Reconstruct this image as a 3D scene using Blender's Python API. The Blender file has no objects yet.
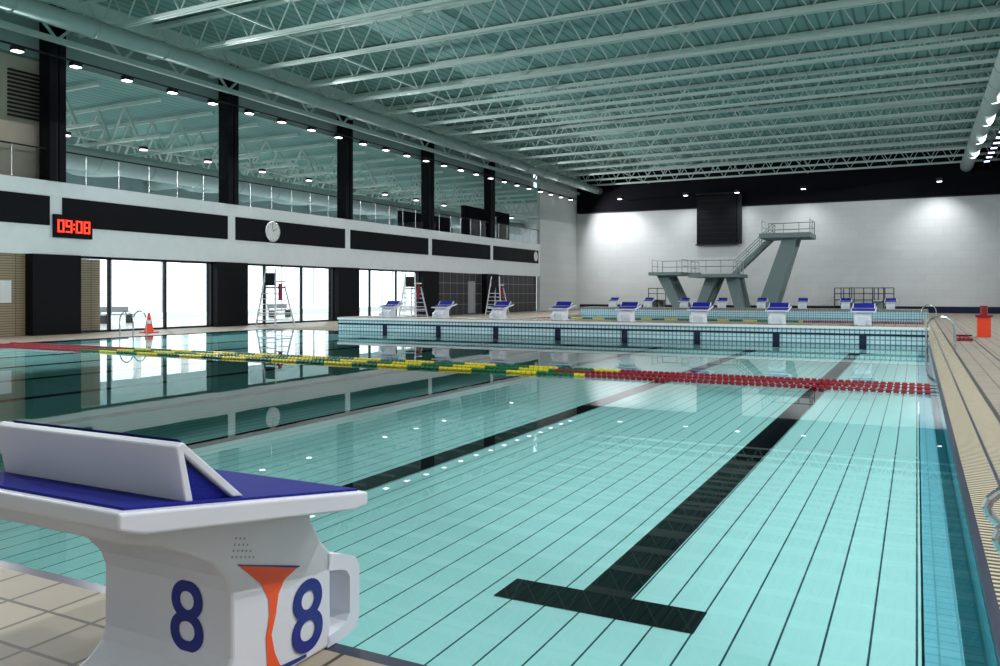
import bpy, math, random
from mathutils import Vector
random.seed(4)
scene = bpy.context.scene
try:
    scene.view_settings.view_transform = 'Standard'
    scene.view_settings.look = 'None'
except Exception as e:
    print(e)

# ------------------------------------------------------------------ materials
def base(name):
    m = bpy.data.materials.new(name); m.use_nodes = True
    nt = m.node_tree; nt.nodes.clear()
    out = nt.nodes.new('ShaderNodeOutputMaterial')
    return m, nt, out

def mat(name, col, rough=0.5, metal=0.0, var=0.06, scale=3.0, emit=0.0, spec=0.5):
    m, nt, out = base(name)
    p = nt.nodes.new('ShaderNodeBsdfPrincipled')
    p.inputs['Roughness'].default_value = rough
    p.inputs['Metallic'].default_value = metal
    p.inputs['Specular IOR Level'].default_value = spec
    nz = nt.nodes.new('ShaderNodeTexNoise'); nz.inputs['Scale'].default_value = scale
    tc = nt.nodes.new('ShaderNodeTexCoord')
    nt.links.new(tc.outputs['Object'], nz.inputs['Vector'])
    mx = nt.nodes.new('ShaderNodeMix'); mx.data_type = 'RGBA'
    mx.inputs[6].default_value = tuple(c*(1-var) for c in col)+(1,)
    mx.inputs[7].default_value = tuple(min(1, c*(1+var)) for c in col)+(1,)
    nt.links.new(nz.outputs['Fac'], mx.inputs[0])
    nt.links.new(mx.outputs[2], p.inputs['Base Color'])
    if emit > 0:
        p.inputs['Emission Color'].default_value = tuple(col)+(1,)
        p.inputs['Emission Strength'].default_value = emit
    nt.links.new(p.outputs[0], out.inputs[0])
    return m

def tile(name, c1, c2, grout, w, h, mortar=0.01, axes='xy', rough=0.35, offset=0.0, bump=0.0, spec=0.5):
    m, nt, out = base(name)
    p = nt.nodes.new('ShaderNodeBsdfPrincipled'); p.inputs['Roughness'].default_value = rough
    p.inputs['Specular IOR Level'].default_value = spec
    g = nt.nodes.new('ShaderNodeNewGeometry')
    s = nt.nodes.new('ShaderNodeSeparateXYZ'); c = nt.nodes.new('ShaderNodeCombineXYZ')
    nt.links.new(g.outputs['Position'], s.inputs[0])
    nt.links.new(s.outputs['XYZ'.index(axes[0].upper())], c.inputs[0])
    nt.links.new(s.outputs['XYZ'.index(axes[1].upper())], c.inputs[1])
    b = nt.nodes.new('ShaderNodeTexBrick')
    b.offset = offset; b.inputs['Scale'].default_value = 1.0
    b.inputs['Brick Width'].default_value = w; b.inputs['Row Height'].default_value = h
    b.inputs['Mortar Size'].default_value = mortar
    b.inputs['Color1'].default_value = c1+(1,); b.inputs['Color2'].default_value = c2+(1,)
    b.inputs['Mortar'].default_value = grout+(1,)
    nt.links.new(c.outputs[0], b.inputs['Vector'])
    nt.links.new(b.outputs['Color'], p.inputs['Base Color'])
    nt.links.new(p.outputs[0], out.inputs[0])
    return m

def glassy(name, tint, ior, rough, bump=0.0, bscale=1.0):
    m, nt, out = base(name)
    t = nt.nodes.new('ShaderNodeBsdfTransparent'); t.inputs[0].default_value = tint+(1,)
    g = nt.nodes.new('ShaderNodeBsdfGlossy'); g.inputs['Roughness'].default_value = rough
    f = nt.nodes.new('ShaderNodeFresnel'); f.inputs['IOR'].default_value = ior
    mx = nt.nodes.new('ShaderNodeMixShader')
    nt.links.new(f.outputs[0], mx.inputs[0]); nt.links.new(t.outputs[0], mx.inputs[1]); nt.links.new(g.outputs[0], mx.inputs[2])
    if bump > 0:
        geo = nt.nodes.new('ShaderNodeNewGeometry')
        nz = nt.nodes.new('ShaderNodeTexNoise'); nz.inputs['Scale'].default_value = bscale; nz.inputs['Detail'].default_value = 1.5
        nt.links.new(geo.outputs['Position'], nz.inputs['Vector'])
        b = nt.nodes.new('ShaderNodeBump'); b.inputs['Strength'].default_value = 1.0; b.inputs['Distance'].default_value = bump
        nt.links.new(nz.outputs['Fac'], b.inputs['Height'])
        nt.links.new(b.outputs[0], g.inputs['Normal'])
    nt.links.new(mx.outputs[0], out.inputs[0])
    return m

M = {}
M['white'] = mat('white_paint', (0.78,0.80,0.81), 0.6, spec=.3)
M['farwhite'] = tile('white_block_wall', (0.62,0.64,0.64), (0.59,0.61,0.61), (0.53,0.55,0.55), 1.2, 0.6, 0.012, 'xz', 0.7, 0.5, spec=.2)
M['black'] = mat('black_panel', (0.005,0.0055,0.008), 0.6, spec=.12)
M['blackwall'] = mat('black_acoustic', (0.006,0.006,0.009), 0.9, spec=.1)
M['beige'] = mat('beige_wall', (0.46,0.39,0.31), 0.6)
M['deck'] = tile('beige_deck_tile', (0.36,0.30,0.22), (0.31,0.26,0.195), (0.06,0.05,0.04), 0.2, 0.2, 0.007, 'xy', 0.5, spec=.3)
M['sdeck'] = tile('side_deck_tile', (0.28,0.24,0.185), (0.24,0.205,0.16), (0.08,0.07,0.06), 0.3, 0.3, 0.012, 'xy', 0.55, spec=.2)
M['grate'] = tile('drain_grate', (0.62,0.55,0.37), (0.56,0.50,0.34), (0.06,0.05,0.04), 1.0, 0.07, 0.020, 'xy', 0.55, spec=.2)
M['navy'] = mat('navy_tile', (0.010,0.016,0.045), 0.3, spec=.3)
M['pooledge'] = tile('pool_side_tile', (0.22,0.66,0.78), (0.20,0.62,0.74), (0.15,0.45,0.55), 0.1, 0.1, 0.006, 'yz', 0.3)
M['ledge'] = tile('pool_ledge_tile', (0.20,0.56,0.66), (0.18,0.53,0.62), (0.12,0.38,0.46), 0.1, 0.1, 0.006, 'xy', 0.5, spec=.1)
M['bulk'] = tile('bulkhead_tile', (0.50,0.70,0.74), (0.44,0.65,0.70), (0.06,0.14,0.2), 0.14, 0.14, 0.013, 'xz', 0.4)
M['bottomdeep'] = mat('pool_bottom', (0.22,0.66,0.72), 0.5)
M['slat'] = tile('movable_floor_slats', (0.52,0.91,0.885), (0.50,0.88,0.86), (0.015,0.07,0.09), 0.2, 60.0, 0.0056, 'xy', 0.6, spec=0.05)
M['plain'] = tile('plain_pool_floor', (0.46,0.86,0.85), (0.45,0.84,0.83), (0.38,0.75,0.74), 0.2, 60.0, 0.006, 'xy', 0.6, spec=0.05)
M['line'] = tile('black_lane_tile', (0.002,0.003,0.004), (0.002,0.003,0.005), (0.012,0.022,0.026), 0.2, 0.4, 0.003, 'xy', 0.6, spec=0.03)
M['joint'] = mat('joint_strip', (0.62,0.85,0.85), 0.4)
M['ceil'] = tile('roof_deck', (0.22,0.40,0.37), (0.20,0.365,0.34), (0.11,0.23,0.215), 0.45, 50.0, 0.05, 'xy', 0.7, spec=.2)  # deck colour carries a painted-in teal tint of light bounced off the water
M['truss'] = mat('truss_paint', (0.54,0.65,0.61), 0.5, spec=.3)
M['duct'] = mat('duct_paint', (0.36,0.46,0.44), 0.5, spec=.3)
M['water'] = glassy('pool_water', (0.93,0.985,0.985), 1.33, 0.0, 0.0005, 0.9)
M['glass'] = glassy('clear_glass', (0.93,0.97,0.97), 1.35, 0.0)
M['railglass'] = glassy('railing_glass', (0.80,0.85,0.87), 1.3, 0.0)
M['steel'] = mat('stainless_steel', (0.6,0.62,0.64), 0.25, 1.0)
M['plastic'] = mat('white_plastic', (0.68,0.69,0.75), 0.4)
def speckle():
    m, nt, out = base('blue_grip_mat')
    p = nt.nodes.new('ShaderNodeBsdfPrincipled'); p.inputs['Roughness'].default_value = 0.8
    p.inputs['Specular IOR Level'].default_value = 0.2
    tc = nt.nodes.new('ShaderNodeTexCoord'); nz = nt.nodes.new('ShaderNodeTexNoise'); nz.inputs['Scale'].default_value = 350
    nt.links.new(tc.outputs['Object'], nz.inputs['Vector'])
    r = nt.nodes.new('ShaderNodeValToRGB')
    r.color_ramp.elements[0].position=.35; r.color_ramp.elements[0].color=(0.003,0.006,0.11,1)
    r.color_ramp.elements[1].position=.7; r.color_ramp.elements[1].color=(0.014,0.022,0.34,1)
    nt.links.new(nz.outputs['Fac'], r.inputs[0]); nt.links.new(r.outputs[0], p.inputs['Base Color'])
    nt.links.new(p.outputs[0], out.inputs[0]); return m
M['mat'] = speckle()
M['blueink'] = mat('blue_number', (0.010,0.018,0.21), 0.4)
M['orange'] = mat('orange_stripe', (0.85,0.09,0.02), 0.4)
M['dark'] = mat('dark_plastic', (0.012,0.012,0.016), 0.5, spec=.3)
M['frame'] = mat('grey_window_frame', (0.35,0.36,0.37), 0.5)
M['fascia'] = mat('fascia_paint', (0.26,0.35,0.35), 0.6)
M['green'] = mat('green_float', (0.004,0.13,0.045), 0.4)
M['yellow'] = mat('yellow_float', (0.72,0.60,0.02), 0.4)
M['red'] = mat('red_float', (0.28,0.006,0.018), 0.4)
M['cone'] = mat('cone_orange', (0.95,0.07,0.02), 0.5)
M['led'] = mat('red_led', (1.0,0.03,0.01), 0.5, emit=3)
M['lamp'] = mat('lamp_glow', (1.0,0.97,1.0), 0.5, emit=5)
M['bluelamp'] = mat('blue_white_lamp_glow', (0.62,0.64,1.0), 0.5, emit=5)
M['concrete'] = mat('tower_concrete', (0.17,0.225,0.225), 0.7)
M['shutter'] = tile('louver_shutter', (0.36,0.27,0.17), (0.33,0.25,0.16), (0.08,0.06,0.04), 3.0, 0.09, 0.012, 'yz', 0.5)
M['gridwall'] = tile('dark_grid_wall', (0.03,0.03,0.034), (0.025,0.025,0.03), (0.25,0.26,0.26), 0.9, 0.75, 0.02, 'yz', 0.5)
M['floor2'] = tile('hall_floor_tile', (0.45,0.45,0.42), (0.42,0.42,0.40), (0.25,0.25,0.24), 0.3, 0.3, 0.008, 'xy', 0.25)
M['clockface'] = mat('clock_face', (0.75,0.76,0.74), 0.5)

# ------------------------------------------------------------------ mesh builder
class MB:
    def __init__(s): s.v=[]; s.f=[]; s.m=[]; s.mats=[]
    def mi(s,k):
        if k not in s.mats: s.mats.append(k)
        return s.mats.index(k)
    def add(s, vs, fs, k):
        o=len(s.v); s.v += [tuple(v) for v in vs]; i=s.mi(k)
        for f in fs: s.f.append([o+a for a in f]); s.m.append(i)
    def box(s,x0,x1,y0,y1,z0,z1,k):
        x0,x1=min(x0,x1),max(x0,x1); y0,y1=min(y0,y1),max(y0,y1); z0,z1=min(z0,z1),max(z0,z1)
        s.add([(x0,y0,z0),(x1,y0,z0),(x1,y1,z0),(x0,y1,z0),(x0,y0,z1),(x1,y0,z1),(x1,y1,z1),(x0,y1,z1)],
              [(0,3,2,1),(4,5,6,7),(0,1,5,4),(1,2,6,5),(2,3,7,6),(3,0,4,7)],k)
    def beam(s,p,q,w,h,k):
        p=Vector(p); q=Vector(q); d=(q-p).normalized()
        up=Vector((0,0,1)) if abs(d.z)<0.95 else Vector((0,1,0))
        a=d.cross(up).normalized()*w/2; b=a.cross(d).normalized()*h/2
        vs=[p-a-b,p+a-b,p+a+b,p-a+b,q-a-b,q+a-b,q+a+b,q-a+b]
        s.add(vs,[(0,1,2,3),(4,7,6,5),(0,4,5,1),(1,5,6,2),(2,6,7,3),(3,7,4,0)],k)
    def cyl(s,p,q,r,k,n=8,r2=None,caps=True):
        if r2 is None: r2=r
        p=Vector(p); q=Vector(q); d=(q-p).normalized()
        up=Vector((0,0,1)) if abs(d.z)<0.95 else Vector((0,1,0))
        a=d.cross(up).normalized(); b=a.cross(d).normalized()
        vs=[]
        for i in range(n):
            t=2*math.pi*i/n; o=a*math.cos(t)+b*math.sin(t)
            vs.append(p+o*r); vs.append(q+o*r2)
        fs=[(2*i,2*((i+1)%n),2*((i+1)%n)+1,2*i+1) for i in range(n)]
        if caps:
            fs.append([2*i for i in range(n)][::-1]); fs.append([2*i+1 for i in range(n)])
        s.add(vs,fs,k)
    def tube(s,pts,r,k,n=8):
        for a,b in zip(pts[:-1],pts[1:]): s.cyl(a,b,r,k,n)
    def prism(s,prof,x0,x1,k):
        n=len(prof)
        vs=[(x0,y,z) for y,z in prof]+[(x1,y,z) for y,z in prof]
        fs=[list(range(n))[::-1],[n+i for i in range(n)]]
        fs+=[(i,(i+1)%n,n+(i+1)%n,n+i) for i in range(n)]
        s.add(vs,fs,k)
    def prismy(s,prof,y0,y1,k):
        n=len(prof)
        vs=[(x,y0,z) for x,z in prof]+[(x,y1,z) for x,z in prof]
        fs=[list(range(n)),[n+i for i in range(n)][::-1]]
        fs+=[(i,n+i,n+(i+1)%n,(i+1)%n) for i in range(n)]
        s.add(vs,fs,k)
    def poly(s,pts,k): s.add(pts,[list(range(len(pts)))],k)
    def mesh(s,name):
        me=bpy.data.meshes.new(name); me.from_pydata(s.v,[],s.f)
        for k in s.mats: me.materials.append(M[k])
        for p,i in zip(me.polygons,s.m): p.material_index=i
        me.validate(); me.update(); return me
    def obj(s,name,bevel=0,seg=2,smooth=False,parent=None,recalc=True):
        me=s.mesh(name)
        if recalc:
            import bmesh
            bm=bmesh.new(); bm.from_mesh(me); bmesh.ops.recalc_face_normals(bm,faces=bm.faces); bm.to_mesh(me); bm.free()
        o=bpy.data.objects.new(name,me); scene.collection.objects.link(o)
        if smooth:
            for p in me.polygons: p.use_smooth=True
        if bevel:
            b=o.modifiers.new('bevel','BEVEL'); b.width=bevel; b.segments=seg; b.limit_method='ANGLE'; b.angle_limit=math.radians(35)
        if parent: o.parent=parent
        return o

def empty(name,loc=(0,0,0),rot=0):
    e=bpy.data.objects.new(name,None); scene.collection.objects.link(e)
    e.location=loc; e.rotation_euler=(0,0,rot); return e

XL=-28.5; XR=6.2; YN=-6.0; YF=71.3; ZC=12.7; XB=-42.0
PL=-24.8; PR=0.31; P0=1.83; P1=26.8; PL2=-21.3; P2=28.8; P3=53.9
DK=0.56; Z2=10.3
cols=[10.6+8.7*i for i in range(-1,7)]

# ------------------------------------------------------------------ floor / decks
b=MB()
b.box(PR+0.30,XR,P0,YF,-0.5,0.0,'sdeck')
b.box(XL,PL-0.05,P0,P1,-0.5,0.0,'sdeck')
b.box(XL,PL2-0.05,P1,56.2,-0.5,0.0,'sdeck')
b.box(XL,XR,YN,P0-0.05,-0.5,DK,'deck')
b.box(PR,XR,56.2,YF,-2,-0.001,'sdeck')
b.box(XL,-21.3,56.2,YF,-2,0,'sdeck'); b.box(-21.3,PR+.3,66.5,YF,-2,0,'sdeck')
b.obj('floor')
b=MB(); b.box(XB,XL,YN,YF,-0.3,0.0,'floor2'); b.obj('floor_adjacent_hall')
b=MB()
b.box(PR,PR+0.05,P0,P3-.05,-0.05,0.004,'navy')
b.box(PR+0.05,PR+0.27,P0,P3-.05,-0.05,0.006,'grate')
b.box(PR+0.27,PR+0.30,P0,P3-.05,-0.05,0.004,'navy')
b.box(PR+0.30,PR+0.56,P0,P3-.05,0,0.005,'grate')
b.box(PR+0.56,PR+0.62,P0,P3-.05,0,0.004,'dark')
b.box(PR+1.35,PR+1.39,P0,P3-.05,0,0.004,'dark')
b.obj('overflow_gutter')
b=MB()
b.box(PL-0.05,PL,P0,P1,-0.05,0.004,'navy')
b.box(PL2-0.05,PL2,P2,P3,-0.05,0.004,'navy')
b.obj('pool_edge_trim')

# ------------------------------------------------------------------ pool basin
ZB=-0.15
b=MB()
b.box(PL-0.3,PR+0.02,P0-.3,P1,-2.1,-2.0,'bottomdeep')
b.box(PR,PR+0.03,P0,P3,-2.0,-0.06,'pooledge')
b.box(0.035,PR,P0,P1,-0.5,-0.26,'ledge')
b.box(PL-0.03,PL,P0,P1,-2.0,-0.06,'pooledge')
b.box(PL,PR,P0-.02,P0-0.0,-2.0,DK-0.12,'bulk')
b.box(PL2-.1,PR+.1,P2,P3,-1.9,-1.2,'bottomdeep')
b.box(-21.3,PR,56.3,66.5,-3,-1.6,'bottomdeep')
b.obj('pool_basin')
b=MB(); b.box(-9.15,0.02,P0+0.1,P1-0.1,ZB-0.12,ZB,'slat'); b.box(PL+.05,-9.15,P0+0.1,P1-0.1,ZB-0.12,ZB,'plain')
b.box(PL+.05,0.02,9.38,9.43,ZB,ZB+.002,'joint'); b.obj('movable_pool_floor')
b=MB()
for i in range(9):
    X=-1.55-2.8*i
    if X<PL+1: break
    b.box(X-0.14,X+0.14,4.33,P1-2.0,ZB+.003,ZB+0.006,'line')
    b.box(X-0.56,X+0.56,4.03,4.33,ZB+.003,ZB+0.006,'line')
    b.box(X-0.5,X+0.5,P1-2.0,P1-1.75,ZB+.003,ZB+0.006,'line')
b.obj('lane_markings')
def waterplane(name,x0,x1,y0,y1,z):
    w=MB(); w.poly([(x0,y0,z),(x1,y0,z),(x1,y1,z),(x0,y1,z)],'water'); w.obj(name,recalc=False)
waterplane('pool_water',PL,PR,P0,P1,-0.012)
waterplane('pool_water',PL2,PR,P2,P3,-0.012)
waterplane('diving_pool_water',-21.3,PR,56.3,66.5,-0.02)

b=MB(); b.box(XL+0.02,XR-.02,P0-0.05,P0+0.0,DK-0.12,DK-.001,'navy'); b.obj('pool_coping')
# bulkhead
b=MB()
b.box(PL2,PR+0.0,P1,P2,-0.9,DK-0.10,'bulk')
b.box(PL2-0.02,PR+0.02,P1-0.04,P2+0.04,DK-0.10,DK-0.02,'white')
b.box(PL2,PR,P1+.05,P2-.05,DK-0.02,DK,'sdeck')
b.box(PL2,PR,P1-0.02,P1,0.26,0.32,'navy')
for i in range(8):
    X=-1.45-2.5*i
    b.box(X-0.10,X+0.10,P1-0.03,P1,-0.8,0.26,'navy')
b.obj('pool_bulkhead')
b=MB()
b.box(PL2,PR+.3,P3,56.2,-2,DK-0.10,'bulk'); b.box(PL2,PR+.3,P3-.04,56.24,DK-.10,DK,'sdeck')
b.obj('pool_end_platform')

# ------------------------------------------------------------------ starting block
def slabz(y): return 0.44-0.1646*y
def block_mesh(detail):
    objs=[]
    b=MB()
    th=0.036
    b.prism([(-0.79,slabz(-.79)),(0.0,slabz(0)),(0.0,slabz(0)-th),(-0.06,slabz(-.06)-th-0.012),(-0.73,slabz(-.73)-th-0.012),(-0.79,slabz(-.79)-th)],-0.35,0.35,'plastic')
    objs.append((b,'platform',0.007))
    b=MB()
    def q(y0,y1,x0,x1,k,o=0.006):
        b.prism([(y0,slabz(y0)-0.01),(y1,slabz(y1)-0.01),(y1,slabz(y1)+o),(y0,slabz(y0)+o)],x0,x1,k)
    q(-0.76,-0.015,-0.325,0.325,'mat')
    objs.append((b,'grip_mat',0.002))
    b=MB()
    prof=[(-.11,.41),(-.105,.37),(-.06,.30),(-.025,.265),(-.025,0),(-.56,0),(-.50,.02),(-.44,.045),(-.405,.075),(-.395,.11),(-.395,.27),(-.41,.31),(-.45,.355),(-.52,.395),(-.60,.437),(-.70,.470),(-.70,.515)]
    b.prism(prof,-0.22,0.24,'plastic')
    objs.append((b,'pedestal',0.014))
    b=MB()
    path=[(-.04,.262),(.04,.238),(.085,.220),(.105,.19),(.105,.04),(.085,.01),(.03,0.0),(-.04,0.0)]
    for sx in (-1,1):
        x0,x1=sorted((sx*0.15,sx*0.24 if sx>0 else -.22))
        n=len(path); inn=[(-.04,.215),(.02,.20),(.045,.19),(.06,.17),(.06,.065),(.045,.045),(.015,.035),(-.04,.03)]
        for i in range(n-1):
            b.prism([path[i],path[i+1],inn[i+1],inn[i]],x0,x1,'plastic')
    objs.append((b,'hand_grip',0.0))
    b=MB()
    t=(-.625,.665); W=.315
    b.prism([t,(-.605,.672),(-.43,slabz(-.43)+.008),(-.465,slabz(-.465)+.008)],-W,W,'plastic')
    b.prism([t,(-.605,.660),(-.578,slabz(-.578)+.004),(-.60,slabz(-.60)+.004)],-W,W,'plastic')
    objs.append((b,'back_plate',0.004))
    b=MB()
    b.prism([(-.607,.640),(-.587,slabz(-.587)+.006),(-.468,slabz(-.468)+.008)],-W+.01,W-.01,'mat')
    b.prism([(-.600,.6755),(-.595,.674),(-.435,slabz(-.435)+.016),(-.44,slabz(-.44)+.016)],-.29,.29,'mat')
    objs.append((b,'back_plate_mat',0.0))
    b=MB()
    for sx in (-1,1):
        x=0.2415 if sx>0 else -0.2215
        pts_top=[(-.375,.330),(-.165,.262),(-.215,.245),(-.237,.215),(-.245,.17),(-.27,.17),(-.272,.215),(-.30,.262)]
        b.poly([(x,y,z) for y,z in pts_top],'orange')
        b.poly([(x,y,z) for y,z in [(-.245,.17),(-.27,.17),(-.282,.12),(-.262,.12)]],'orange')
        b.poly([(x,y,z) for y,z in [(-.262,.12),(-.282,.12),(-.275,.02),(-.225,.02),(-.25,.07)]],'orange')
        b.poly([(x+sx*.0008,y,z) for y,z in [(-.30,.05),(-.225,.028),(-.13,.02),(-.13,.012),(-.24,.014),(-.30,.04)]],'blueink')
        b.poly([(x+sx*.0008,y,z) for y,z in [(-.38,.334),(-.16,.266),(-.155,.262),(-.165,.262),(-.375,.330)]],'blueink')
        if detail:
            for r in range(4):
                for c in range(6-r):
                    yy=-.395+c*.014+r*.004; zz=.356+r*.014-(c)*.004
                    b.add([(x,yy+.0035*math.cos(a*math.pi/3),zz+.0035*math.sin(a*math.pi/3)) for a in range(6)],[(0,1,2,3,4,5)],'frame')
    objs.append((b,'stripe_decals',0.0))
    return objs

def eight(name,size,loc,rot,parent):
    cu=bpy.data.curves.new(name,'FONT'); cu.body='8'; cu.size=size; cu.offset=size*0.010
    cu.align_x='CENTER'; cu.align_y='CENTER'; cu.extrude=0.0005; cu.materials.append(M['blueink'])
    o=bpy.data.objects.new(name,cu); scene.collection.objects.link(o)
    o.location=loc; o.rotation_euler=rot; o.parent=parent; return o

detailed=block_mesh(True)
near=empty('starting_block',(-1.70,P0,DK+0.001))
cache=[]
for bb,nm,bv in detailed:
    o=bb.obj(nm,bevel=bv,seg=3,parent=near,recalc=(nm!='stripe_decals')); cache.append((o.data,nm,bv))
h=math.pi/2
eight('number_side',0.27,(0.2425,-0.125,0.11),(h,0,h),near)
eight('number_rear',0.25,(0.09,-0.3970,0.178),(h,0,0),near)
def far_block(x,y,z):
    e=empty('starting_block',(x,y,z),math.pi)
    for me,nm,bv in cache:
        if nm=='stripe_decals': continue
        o=bpy.data.objects.new(nm,me); scene.collection.objects.link(o); o.parent=e
for i in range(8): far_block(-1.45-2.5*i,P1+0.04,DK+0.001)
for i in range(8): far_block(-1.40-2.5*i,P3+0.03,DK+0.001)

# ------------------------------------------------------------------ lane ropes
def rope(y,z,segs,yslant=0.0,x0=PL,x1=PR,step=0.11,r=0.055):
    b=MB(); x=x0+.05
    b.cyl((x0,y,z),(x1-.01,y+yslant,z),0.008,'dark',6)
    while x<x1-.1:
        k='red'
        for a,c,kk in segs:
            if a<=x<c:
                k=kk if kk!='gy' else ('green' if (int((x+50)/.75)%2==0) else 'yellow')
        yy=y+yslant*(x-x0)/(x1-x0)
        b.cyl((x,yy,z),(x+step*.72,yy,z),r,k,8)
        x+=step
    b.obj('lane_rope')
rope(14.20,0.01,[(-20,-5.6,'gy')],0.0,r=.036)
rope(14.70,0.01,[(-20,-6.4,'gy')],0.10,r=.036)
rope(15.30,0.01,[(-19.5,-5.2,'gy')],-0.05,r=.036)
rope(37,0.0,[(-20,-5.6,'gy')],0,PL2,PR,r=.04)
rope(47,0.0,[(-20,-5.6,'gy')],0,PL2,PR,r=.04)

# ------------------------------------------------------------------ walls
b=MB()
b.box(XL,XR,YF,YF+.3,0,9.0,'farwhite'); b.box(XL,XR,YF,YF+.3,9.0,ZC,'blackwall')
b.box(XB,XL,YF,YF+.3,0,ZC,'white')
b.obj('wall_back')
b=MB(); b.box(XL+.3,XR-.2,YF-.06,YF,8.95,9.05,'dark'); b.box(XL+.3,XR-.2,YF-0.03,YF,0,0.5,'navy'); b.obj('trim_1')
b=MB(); b.box(XR,XR+.3,YN,YF,0,9.0,'white'); b.box(XR,XR+.3,YN,YF,9.0,ZC,'blackwall'); b.obj('wall_right')
b=MB(); b.box(XB,XR,YN-.3,YN,0,ZC,'white'); b.obj('wall_front')
b=MB(); b.box(5.3,6.19,58,62,4.9,7.3,'white'); b.obj('control_booth_balcony')

b=MB()
Ye=62.9
b.box(XL-0.3,XL,YN,Ye,2.98,4.02,'white')
b.box(XL-0.3,XL,YN,Ye,5.15,5.7,'white')
b.box(XL-0.3,XL-0.02,YN,Ye,4.02,5.15,'white')
for i in range(len(cols)):
    y0=cols[i]+0.25; y1=cols[i]+8.7-0.25
    if y1>Ye: y1=Ye-0.1
    if y0<Ye-.5: b.box(XL-0.03,XL+0.02,y0,y1,4.05,5.13,'black')
b.box(XL-0.03,XL+0.02,YN,1.6,4.05,5.13,'black')
b.box(XL-0.3,XL,Ye,YF,0,ZC,'farwhite')
b.box(XL-3.2,XL-0.3,YN,Ye,5.0,5.3,'white')
b.obj('wall_left')
b=MB()
for y in cols:
    if y>Ye-1: continue
    b.box(XL-0.5,XL+0.12,y-0.32,y-0.06,5.7,ZC,'black'); b.box(XL-0.5,XL+0.12,y+0.06,y+0.32,5.7,ZC,'black')
    b.box(XL-0.4,XL+0.05,y-0.06,y+0.06,5.7,ZC,'dark')
    b.box(XL-0.6,XL+0.10,y-0.95,y+0.95,0,2.98,'black')
b.obj('gallery_columns')
b=MB()
b.poly([(XL-.1,YN,5.7),(XL-.1,Ye,5.7),(XL-.1,Ye,6.85),(XL-.1,YN,6.85)],'railglass')
b.cyl((XL-.1,YN,6.88),(XL-.1,Ye,6.88),0.03,'dark',8)
y=YN+.5
while y<Ye:
    b.cyl((XL-.1,y,5.7),(XL-.1,y,6.88),0.015,'steel',6); y+=1.45
b.obj('gallery_railing')
b=MB()
for i in range(2,5):
    y0=cols[i]+.95; y1=cols[i]+8.7-.95
    b.poly([(XL-.3,y0,0),(XL-.3,y1,0),(XL-.3,y1,2.98),(XL-.3,y0,2.98)],'glass')
    b.box(XL-.35,XL-.25,y0,y1,2.88,2.98,'dark'); b.box(XL-.35,XL-.25,y0,y1,0,0.08,'dark')
    for t in (0,.22,.62,1):
        yy=y0+(y1-y0)*t; b.box(XL-.35,XL-.25,yy-.06,yy+.06,0,2.98,'dark')
b.obj('window_1')
b=MB()
b.box(XL-.5,XL-.35,cols[1]+.95,cols[2]-.95,0,2.97,'shutter')
b.box(XL-.36,XL-.30,cols[2]-2.6,cols[2]-2.4,0,2.97,'dark')
b.box(XL-.34,XL-.28,cols[2]-1.9,cols[2]-1.5,1.2,2.0,'white')
b.box(XL-.5,XL-.35,YN,cols[1]-.95,0,2.97,'beige')
b.box(XL-.45,XL-.36,cols[2]+.95,cols[2]+2.1,0,2.87,'shutter')
b.box(XL-.5,XL-.35,cols[5]+.95,cols[6]-.95,0,2.97,'gridwall')
b.box(XL-.5,XL-.35,cols[6]+.95,Ye-.02,0,2.97,'gridwall')
b.box(XL-.34,XL-.28,cols[5]+5.6,cols[5]+6.6,0.1,2.4,'frame')
b.obj('service_bay_doors')
b=MB()
b.box(XL-1.1,XL-.85,YN,20.1,5.31,10.25,'beige')
for k in range(12): b.box(XL-.85,XL-.78,18.0,19.4,8.0+k*.15,8.07+k*.15,'dark')
b.obj('wall_gallery')
b=MB()
b.box(XL-3.2,XL-2.9,55,59.2,5.31,8.4,'blackwall'); b.box(XL-3.2,XL-2.9,61.0,Ye,5.31,8.4,'blackwall'); b.box(XL-3.2,XL-2.9,59.2,61,8.0,8.4,'blackwall')
b.box(XL-3.2,XL-2.9,46.3,53,5.31,7.2,'blackwall')
b.obj('wall_gallery_end')
b=MB(); b.box(XL-.75,XL-.6,YN,Ye,Z2,ZC,'fascia'); b.obj('wall_fascia')

b=MB()
T=0.3
b.box(XB-T,XB,YN,YF,0,0.35,'white')
b.box(XB-T,XB,YN,YF,3.6,ZC,'fascia')
y=YN
while y<YF:
    b.box(XB-T,XB,y,min(YF,y+0.35),0.35,3.6,'white')
    y+=3.6
b.obj('wall_adjacent_hall')
b=MB(); y=YN
while y<YF:
    b.box(XB-.18,XB-.1,y+1.95,y+2.03,0.35,3.6,'frame'); y+=3.6
b.obj('window_2')
def bench(x,y):
    b=MB()
    b.box(x-.25,x+.25,y-.9,y+.9,.42,.48,'frame')
    for yy in (y-.75,y+.75): b.box(x-.22,x+.22,yy-.04,yy+.04,0,.42,'dark')
    b.box(x-.27,x-.22,y-.9,y+.9,.55,.85,'frame')
    for yy in (y-.75,y+.75): b.box(x-.27,x-.23,yy-.03,yy+.03,.42,.85,'dark')
    b.obj('bench')
for yy in (28,40): bench(-36.5,yy)

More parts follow.
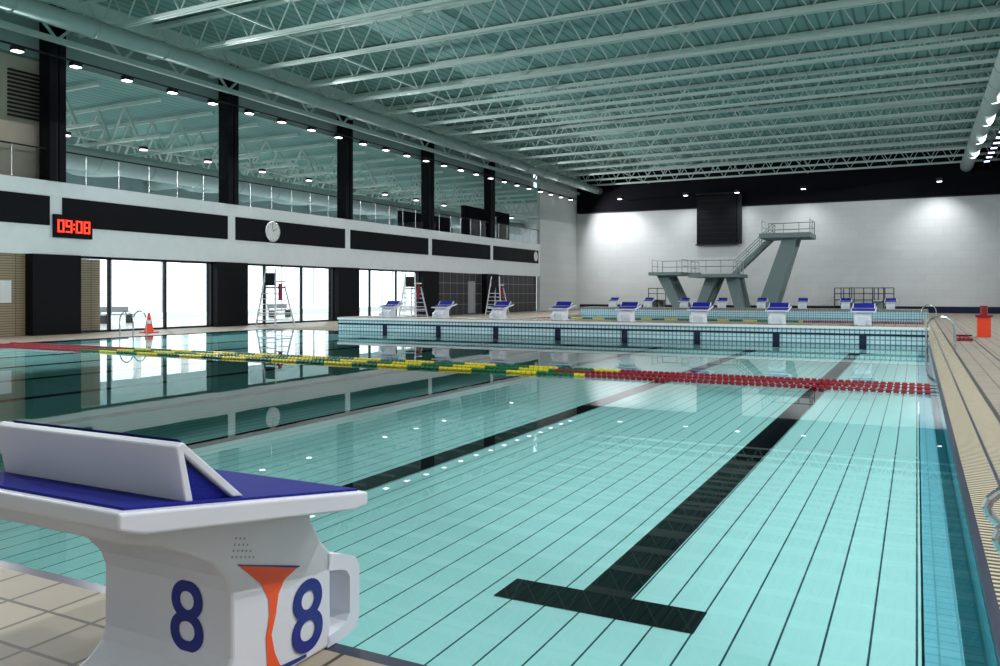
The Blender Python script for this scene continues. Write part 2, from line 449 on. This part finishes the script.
# ------------------------------------------------------------------ ceiling & trusses
b=MB(); b.box(XL-.75,XR,YN,YF,ZC,ZC+.3,'ceil'); b.obj('ceiling')
b=MB(); b.box(XB,XL-.75,YN,YF,Z2,Z2+.3,'ceil'); b.obj('ceiling_adjacent_hall')
b=MB()
y=-3.0; zt=12.55; zb=11.35
while y<YF-0.5:
    for dy in (-.09,.09):
        b.beam((XL,y+dy,zb),(XR,y+dy,zb),0.08,0.12,'truss')
    b.beam((XL,y,zt),(XR,y,zt),0.3,0.14,'truss')
    x=XL
    while x<XR-1.0:
        b.beam((x,y,zb),(x+.7,y,zt),0.045,0.045,'truss')
        b.beam((x+.7,y,zt),(x+1.4,y,zb),0.045,0.045,'truss')
        x+=1.4
    y+=3.3
for x in (-21.5,-8):
    b.beam((x,YN,zb+.1),(x,YF,zb+.1),0.06,0.06,'truss')
b.beam((XL+.2,YN,12.45),(XL+.2,YF,12.45),0.35,0.5,'truss'); b.beam((XL+.2,YN,10.9),(XL+.2,YF,10.9),0.2,0.2,'truss')
yy=YN
while yy<YF-2:
    b.beam((XL+.2,yy,10.9),(XL+.2,yy+1.4,12.3),0.09,0.09,'truss'); b.beam((XL+.2,yy+1.4,12.3),(XL+.2,yy+2.8,10.9),0.09,0.09,'truss'); yy+=2.8
b.obj('roof_trusses')
b=MB()
y=-2.0; za=8.5; zc=10.1; xa=XB+.05
while y<YF:
    b.beam((xa,y,za),(XL-1.2,y,za),.14,.14,'truss'); b.beam((xa,y,zc),(XL-1.2,y,zc),.14,.14,'truss')
    x=xa
    while x<XL-3.0:
        b.beam((x,y,za),(x+.9,y,zc),.09,.09,'truss'); b.beam((x+.9,y,zc),(x+1.8,y,za),.09,.09,'truss'); x+=1.8
    y+=3.0
for x in (-33,-37,-40):
    b.beam((x,YN,za),(x,YF,za),.1,.1,'truss')
b.obj('adjacent_hall_trusses')
def duct(name,x,z,r,y0=YN+.1,y1=YF-.1):
    b=MB(); b.cyl((x,y0,z),(x,y1,z),r,'duct',24)
    y=y0+1
    while y<y1: b.cyl((x,y,z),(x,y+.08,z),r+.03,'duct',24); y+=3.0
    o=b.obj(name); 
    for p in o.data.polygons: p.use_smooth = len(p.vertices)==4
duct('air_duct',-26.2,11.0,0.32)
duct('air_duct',3.35,11.2,0.42)
duct('air_duct',-34.3,7.75,0.55)
b=MB()
for i in range(9):
    y=5+7.4*i
    pts=[]
    for j in range(9):
        a=math.pi*.5*j/8; pts.append((-35-4*math.sin(a),y,7.75-.0+ .5*(1-math.cos(a))))
    b.tube(pts,.4,'duct',14)
    b.cyl(pts[-1],(-41.8,y,8.25),.4,'duct',14)
b.obj('branch_ducts')

# ------------------------------------------------------------------ lamps
def spot(name,loc,target,power,size=150,blend=.6,col=(0.97,0.98,1.0),parent=None,soft=0.0):
    l=bpy.data.lights.new(name,'SPOT'); l.energy=power; l.color=col; l.spot_size=math.radians(size); l.spot_blend=blend; l.shadow_soft_size=soft
    o=bpy.data.objects.new(name,l); scene.collection.objects.link(o); o.location=loc
    d=Vector(target)-Vector(loc); o.rotation_euler=d.to_track_quat('-Z','Y').to_euler()
    if parent: o.parent=parent
    return o
def floodrow(x,z,tx,ys,power,every,glow,s=1.0):
    root=empty('floodlight_row'); b=MB()
    for i,y in enumerate(ys):
        b.box(x-.24*s,x+.24*s,y-.28*s,y+.28*s,z+.06,z+.22,'dark')
        b.box(x-.21*s,x+.21*s,y-.25*s,y+.25*s,z+.03,z+.06,glow)
    b.beam((x,YN+.2,z+.25),(x,YF-.2,z+.25),.06,.06,'dark')
    b.obj('housings',parent=root)
    for i,y in enumerate(ys):
        if i%every==0: spot('flood',(x,y,z-.02),(tx,y,0),power*(1.5 if y<16 else 1),parent=root)
floodrow(-27.8,9.9,-11,[2+2.2*i for i in range(31)],1850,3,'lamp',.62)
floodrow(4.45,10.9,-8,[3.4+2.0*i for i in range(33)],1500,3,'bluelamp',.8)
root=empty('wall_lamps'); b=MB()
for x,e in ((-17.6,350),(-13.3,300),(-8.1,350),(1.5,800),(-23.5,800)):
    b.box(x-.2,x+.2,YF-2.5,YF-2.1,9.9,10.15,'dark'); b.box(x-.16,x+.16,YF-2.46,YF-2.14,9.87,9.9,'lamp'); b.beam((x,YF-2.3,10.0),(x,YF-.1,10.0),.05,.05,'dark')
    spot('wall_spot',(x,YF-2.4,9.8),(x,YF-.5,5.0),e,110,1,parent=root)
b.obj('lamp_heads',parent=root)
root=empty('hall_lamps'); b=MB()
for i in range(18):
    y=-1+3.9*i
    for x in (-36.5,-32.4):
        b.cyl((x,y,8.3),(x,y,8.43),.2,'dark',12); b.cyl((x,y,8.27),(x,y,8.3),.17,'lamp',12)
    if i%2==0: spot('hall_light',(-36.5,y,8.2),(-36,y,0),2600,165,.5,(0.9,0.97,1),root)
b.obj('lamp_heads',parent=root)

# ------------------------------------------------------------------ scoreboard, clocks
b=MB()
b.box(-17.1,-13.7,YF-.45,YF-.1,5.8,10.1,'black'); b.box(-17.2,-13.6,YF-.5,YF-.08,10.1,10.2,'dark'); b.box(-17.2,-13.6,YF-.5,YF-.08,5.7,5.8,'dark')
b.box(-13.68,-13.3,YF-.3,YF-.1,5.8,10.1,'dark')
for k in range(1,9): b.box(-17.0,-13.8,YF-.46,YF-.45,5.8+k*.47,5.82+k*.47,'dark')
b.obj('scoreboard')
SEG={'0':'abcdef','9':'abcdfg','8':'abcdefg'}
b=MB(); cy0=19.15; b.box(XL+.02,XL+.14,cy0,cy0+1.55,3.62,4.48,'black')
def digit(ch,y,z,w,hh):
    t=.05; x0,x1=XL+.14,XL+.16
    s={'a':(y,y+w,z+hh-t,z+hh),'g':(y,y+w,z+hh/2-t/2,z+hh/2+t/2),'d':(y,y+w,z,z+t),
       'f':(y,y+t,z+hh/2,z+hh),'e':(y,y+t,z,z+hh/2),'b':(y+w-t,y+w,z+hh/2,z+hh),'c':(y+w-t,y+w,z,z+hh/2)}
    for c in SEG[ch]:
        a=s[c]; b.box(x0,x1,a[0],a[1],a[2],a[3],'led')
for ch,o in zip('0908',(.12,.44,.86,1.18)): digit(ch,cy0+o,3.82,.25,.46)
b.box(XL+.14,XL+.16,cy0+.745,cy0+.80,3.93,3.99,'led'); b.box(XL+.14,XL+.16,cy0+.745,cy0+.80,4.1,4.16,'led')
b.obj('digital_clock')
def wallclock(y,z,r):
    b=MB(); b.cyl((XL+.02,y,z),(XL+.12,y,z),r,'steel',32); b.cyl((XL+.1,y,z),(XL+.13,y,z),r*.9,'clockface',32)
    for k in range(12):
        a=k*math.pi/6; b.beam((XL+.135,y+math.sin(a)*r*.72,z+math.cos(a)*r*.72),(XL+.135,y+math.sin(a)*r*.85,z+math.cos(a)*r*.85),.03,.01,'dark')
    b.beam((XL+.14,y,z),(XL+.14,y+.5*r,z+.3*r),.04,.01,'dark'); b.beam((XL+.14,y,z),(XL+.14,y-.1*r,z+.75*r),.03,.01,'red')
    b.obj('wall_clock')
wallclock(30.6,4.6,.52); wallclock(61.8,4.6,.4)

# ------------------------------------------------------------------ diving tower
b=MB()
ya,yb=62.8,66.6
b.box(-10.5,-6.9,ya,yb,5.65,6.0,'concrete')
b.box(-19.0,-16.4,ya,yb,2.95,3.2,'concrete'); b.box(-15.7,-12.0,ya-.6,yb,2.75,3.0,'concrete'); b.box(-16.4,-15.7,65.5,yb,2.95,3.2,'concrete')
for y0,y1 in ((ya+.6,ya+1.3),(yb-1.1,yb-.4)):
    b.prismy([(-10.9,0),(-9.6,0),(-7.9,5.7),(-8.9,5.7)],y0,y1,'concrete')
    b.prismy([(-17.0,0),(-16.2,0),(-17.6,2.95),(-18.5,2.95)],y0,y1,'concrete')
    b.prismy([(-15.6,0),(-14.9,0),(-13.7,2.75),(-14.6,2.75)],y0,y1,'concrete')
    b.prismy([(-12.3,0),(-11.6,0),(-12.2,2.75),(-13.1,2.75)],y0,y1,'concrete')
for y0 in (yb-.2,yb-1.2): b.beam((-12.9,y0,3.0),(-9.9,y0,5.9),.08,.3,'concrete')
n=12
for k in range(n):
    t=(k+.5)/n; x=-12.9+3*t; z=3.0+2.9*t; b.box(x-.14,x+.14,yb-1.15,yb-.25,z-.02,z+.03,'concrete')
def rail(pts,hh=1.0,r=.03):
    for z in (hh*.5,hh): b.tube([(x,y,zz+z) for x,y,zz in pts],r,'steel',6)
    for a,c in zip(pts[:-1],pts[1:]):
        L=(Vector(c)-Vector(a)).length; m=max(1,int(L/1.1))
        for j in range(m+1):
            p=Vector(a).lerp(Vector(c),j/m); b.cyl(p,p+Vector((0,0,hh)),r,'steel',6)
rail([(-10.4,ya+.7,6.0),(-10.4,yb-1.3,6.0)]); rail([(-7.0,ya+.7,6.0),(-7.0,yb-.1,6.0),(-10.4,yb-.1,6.0)])
rail([(-18.9,ya+.7,3.2),(-18.9,yb-.1,3.2),(-12.9,yb-.1,3.2)]); rail([(-16.5,ya+.7,3.2),(-16.5,65.4,3.2)])
rail([(-15.6,ya,3.0),(-15.6,65.4,3.0)]); rail([(-12.1,ya,3.0),(-12.1,yb-1.3,3.0)])
rail([(-12.9,yb-.2,3.0),(-9.9,yb-.2,5.9)]); rail([(-12.9,yb-1.2,3.0),(-9.9,yb-1.2,5.9)])
b.obj('diving_tower')
def springboard(x,y,zz):
    b=MB()
    b.box(x-.25,x+.25,y-3.2,y+1.4,zz-.05,zz,'plastic')
    b.box(x-.4,x+.4,y+.9,y+1.5,0,zz-.05,'concrete'); b.box(x-.35,x+.35,y-1.0,y-.5,0,zz-.12,'concrete'); b.cyl((x-.4,y-.75,zz-.09),(x+.4,y-.75,zz-.09),.05,'dark',8)
    for s in (-.38,.38):
        b.tube([(x+s,y-.8,0),(x+s,y-.8,zz+.95),(x+s,y+1.8,zz+.95),(x+s,y+1.8,0)],.035,'dark',6)
        b.tube([(x+s,y-.8,zz+.5),(x+s,y+1.8,zz+.5)],.03,'dark',6)
    b.obj('springboard')
springboard(-4.8,68.2,1.0); springboard(-2.6,68.2,1.0); springboard(-20,68.2,1.0)
b=MB()
for z in (.5,1.0,1.5,1.95): b.tube([(-5.9,70.5,z),(-1.6,70.5,z)],.035,'dark',6)
for x in (-5.9,-4.8,-3.75,-2.7,-1.6): b.cyl((x,70.5,0),(x,70.5,1.95),.035,'dark',6)
b.obj('deck_guard_rail')

# ------------------------------------------------------------------ lifeguard chairs, ladders, cone
def lifeguard(x,y):
    b=MB()
    for sx in (-1,1):
        b.cyl((x+sx*.6,y-.65,0),(x+sx*.3,y-.3,2.7),.04,'plastic',8); b.cyl((x+sx*.6,y+.65,0),(x+sx*.3,y+.3,1.9),.04,'plastic',8)
        b.cyl((x+sx*.33,y-.4,2.1),(x+sx*.33,y+.32,2.1),.035,'plastic',8)
        b.cyl((x+sx*.5,y-.55,.6),(x+sx*.5,y+.55,.6),.03,'plastic',8)
    for k in range(6):
        t=(k+1)/7*.66; z=2.7*t; w=.6-.3*t; yy=-.65+.35*t
        b.box(x-w,x+w,y+yy-.06,y+yy+.1,z-.02,z+.02,'plastic')
        b.cyl((x-w,y-yy*.9,z*.98),(x+w,y-yy*.9,z*.98),.02,'plastic',6)
    b.box(x-.34,x+.34,y-.3,y+.35,1.78,1.84,'dark')
    b.box(x-.3,x+.3,y-.36,y-.3,1.9,2.5,'dark')
    b.box(x+.36,x+.46,y-.2,y-.05,1.2,2.0,'red')
    b.obj('lifeguard_chair')
lifeguard(-27.2,29.5); lifeguard(-26,39.6); lifeguard(-26,50.2)
def ladder(x,y,s,z0=0.0,name='pool_ladder',k='steel'):
    b=MB()
    for dy in (-.28,.28):
        pts=[(x-s*.7,y+dy,z0),(x-s*.7,y+dy,z0+.55)]
        for j in range(9):
            a=math.pi*j/8; pts.append((x-s*(.35+.35*math.cos(a)),y+dy,z0+.55+.35*math.sin(a)))
        pts += [(x,y+dy,-.1)]
        b.tube(pts,.022,k,8)
    b.box(x-.02,x+.06*s+.02,y-.28,y+.28,-.12,-.09,k)
    b.obj(name)
ladder(PL+.1,19.9,1); ladder(PR-.08,25.6,-1); ladder(PR-.08,50,-1); ladder(PL+.1,11.0,1)
b=MB()
for yy in (3.45,3.95):
    pts=[(.98,yy,0),(.98,yy,.70)]
    for j in range(9):
        a=math.pi*j/8; pts.append((.40-.14*math.sin(a),yy,.78-.25*j/8+.0))
    pts.append((.98,yy,.50)); b.tube(pts,.02,'steel',10)
b.obj('pool_grab_rail')
b=MB(); b.box(-26.85,-26.35,21.6,22.1,0,.05,'cone'); b.cyl((-26.6,21.85,.05),(-26.6,21.85,.78),.18,'cone',24,.03); b.cyl((-26.6,21.85,.36),(-26.6,21.85,.50),.128,'plastic',24,.099)
b.obj('traffic_cone')
b=MB(); b.box(1.9,2.3,33,33.5,0,.7,'cone'); b.box(1.85,2.35,32.95,33.55,.7,.78,'red'); b.cyl((2.1,33.25,.78),(2.1,33.25,1.1),.12,'red',12); b.obj('rescue_equipment_bin')
b=MB()
for k in range(4): b.cyl((1.2+.12*k,30,.05),(1.2+.12*k,33,.05),.05,'red',8)
b.box(1.15,1.65,31.4,31.5,.10,.14,'dark'); b.obj('coiled_rope_bundle')

# ------------------------------------------------------------------ world & camera
w=bpy.data.worlds.new('world'); scene.world=w; w.use_nodes=True
bg=w.node_tree.nodes['Background']; bg.inputs[0].default_value=(0.86,0.94,1.0,1); bg.inputs[1].default_value=2.6
cam=bpy.data.cameras.new('camera'); cam.sensor_width=36; cam.lens=29.2; cam.shift_y=-0.04; cam.clip_start=.05; cam.clip_end=300
co=bpy.data.objects.new('camera',cam); scene.collection.objects.link(co)
co.location=(0,0,1.55); co.rotation_euler=(math.radians(90),0,math.radians(27.2))
scene.camera=co
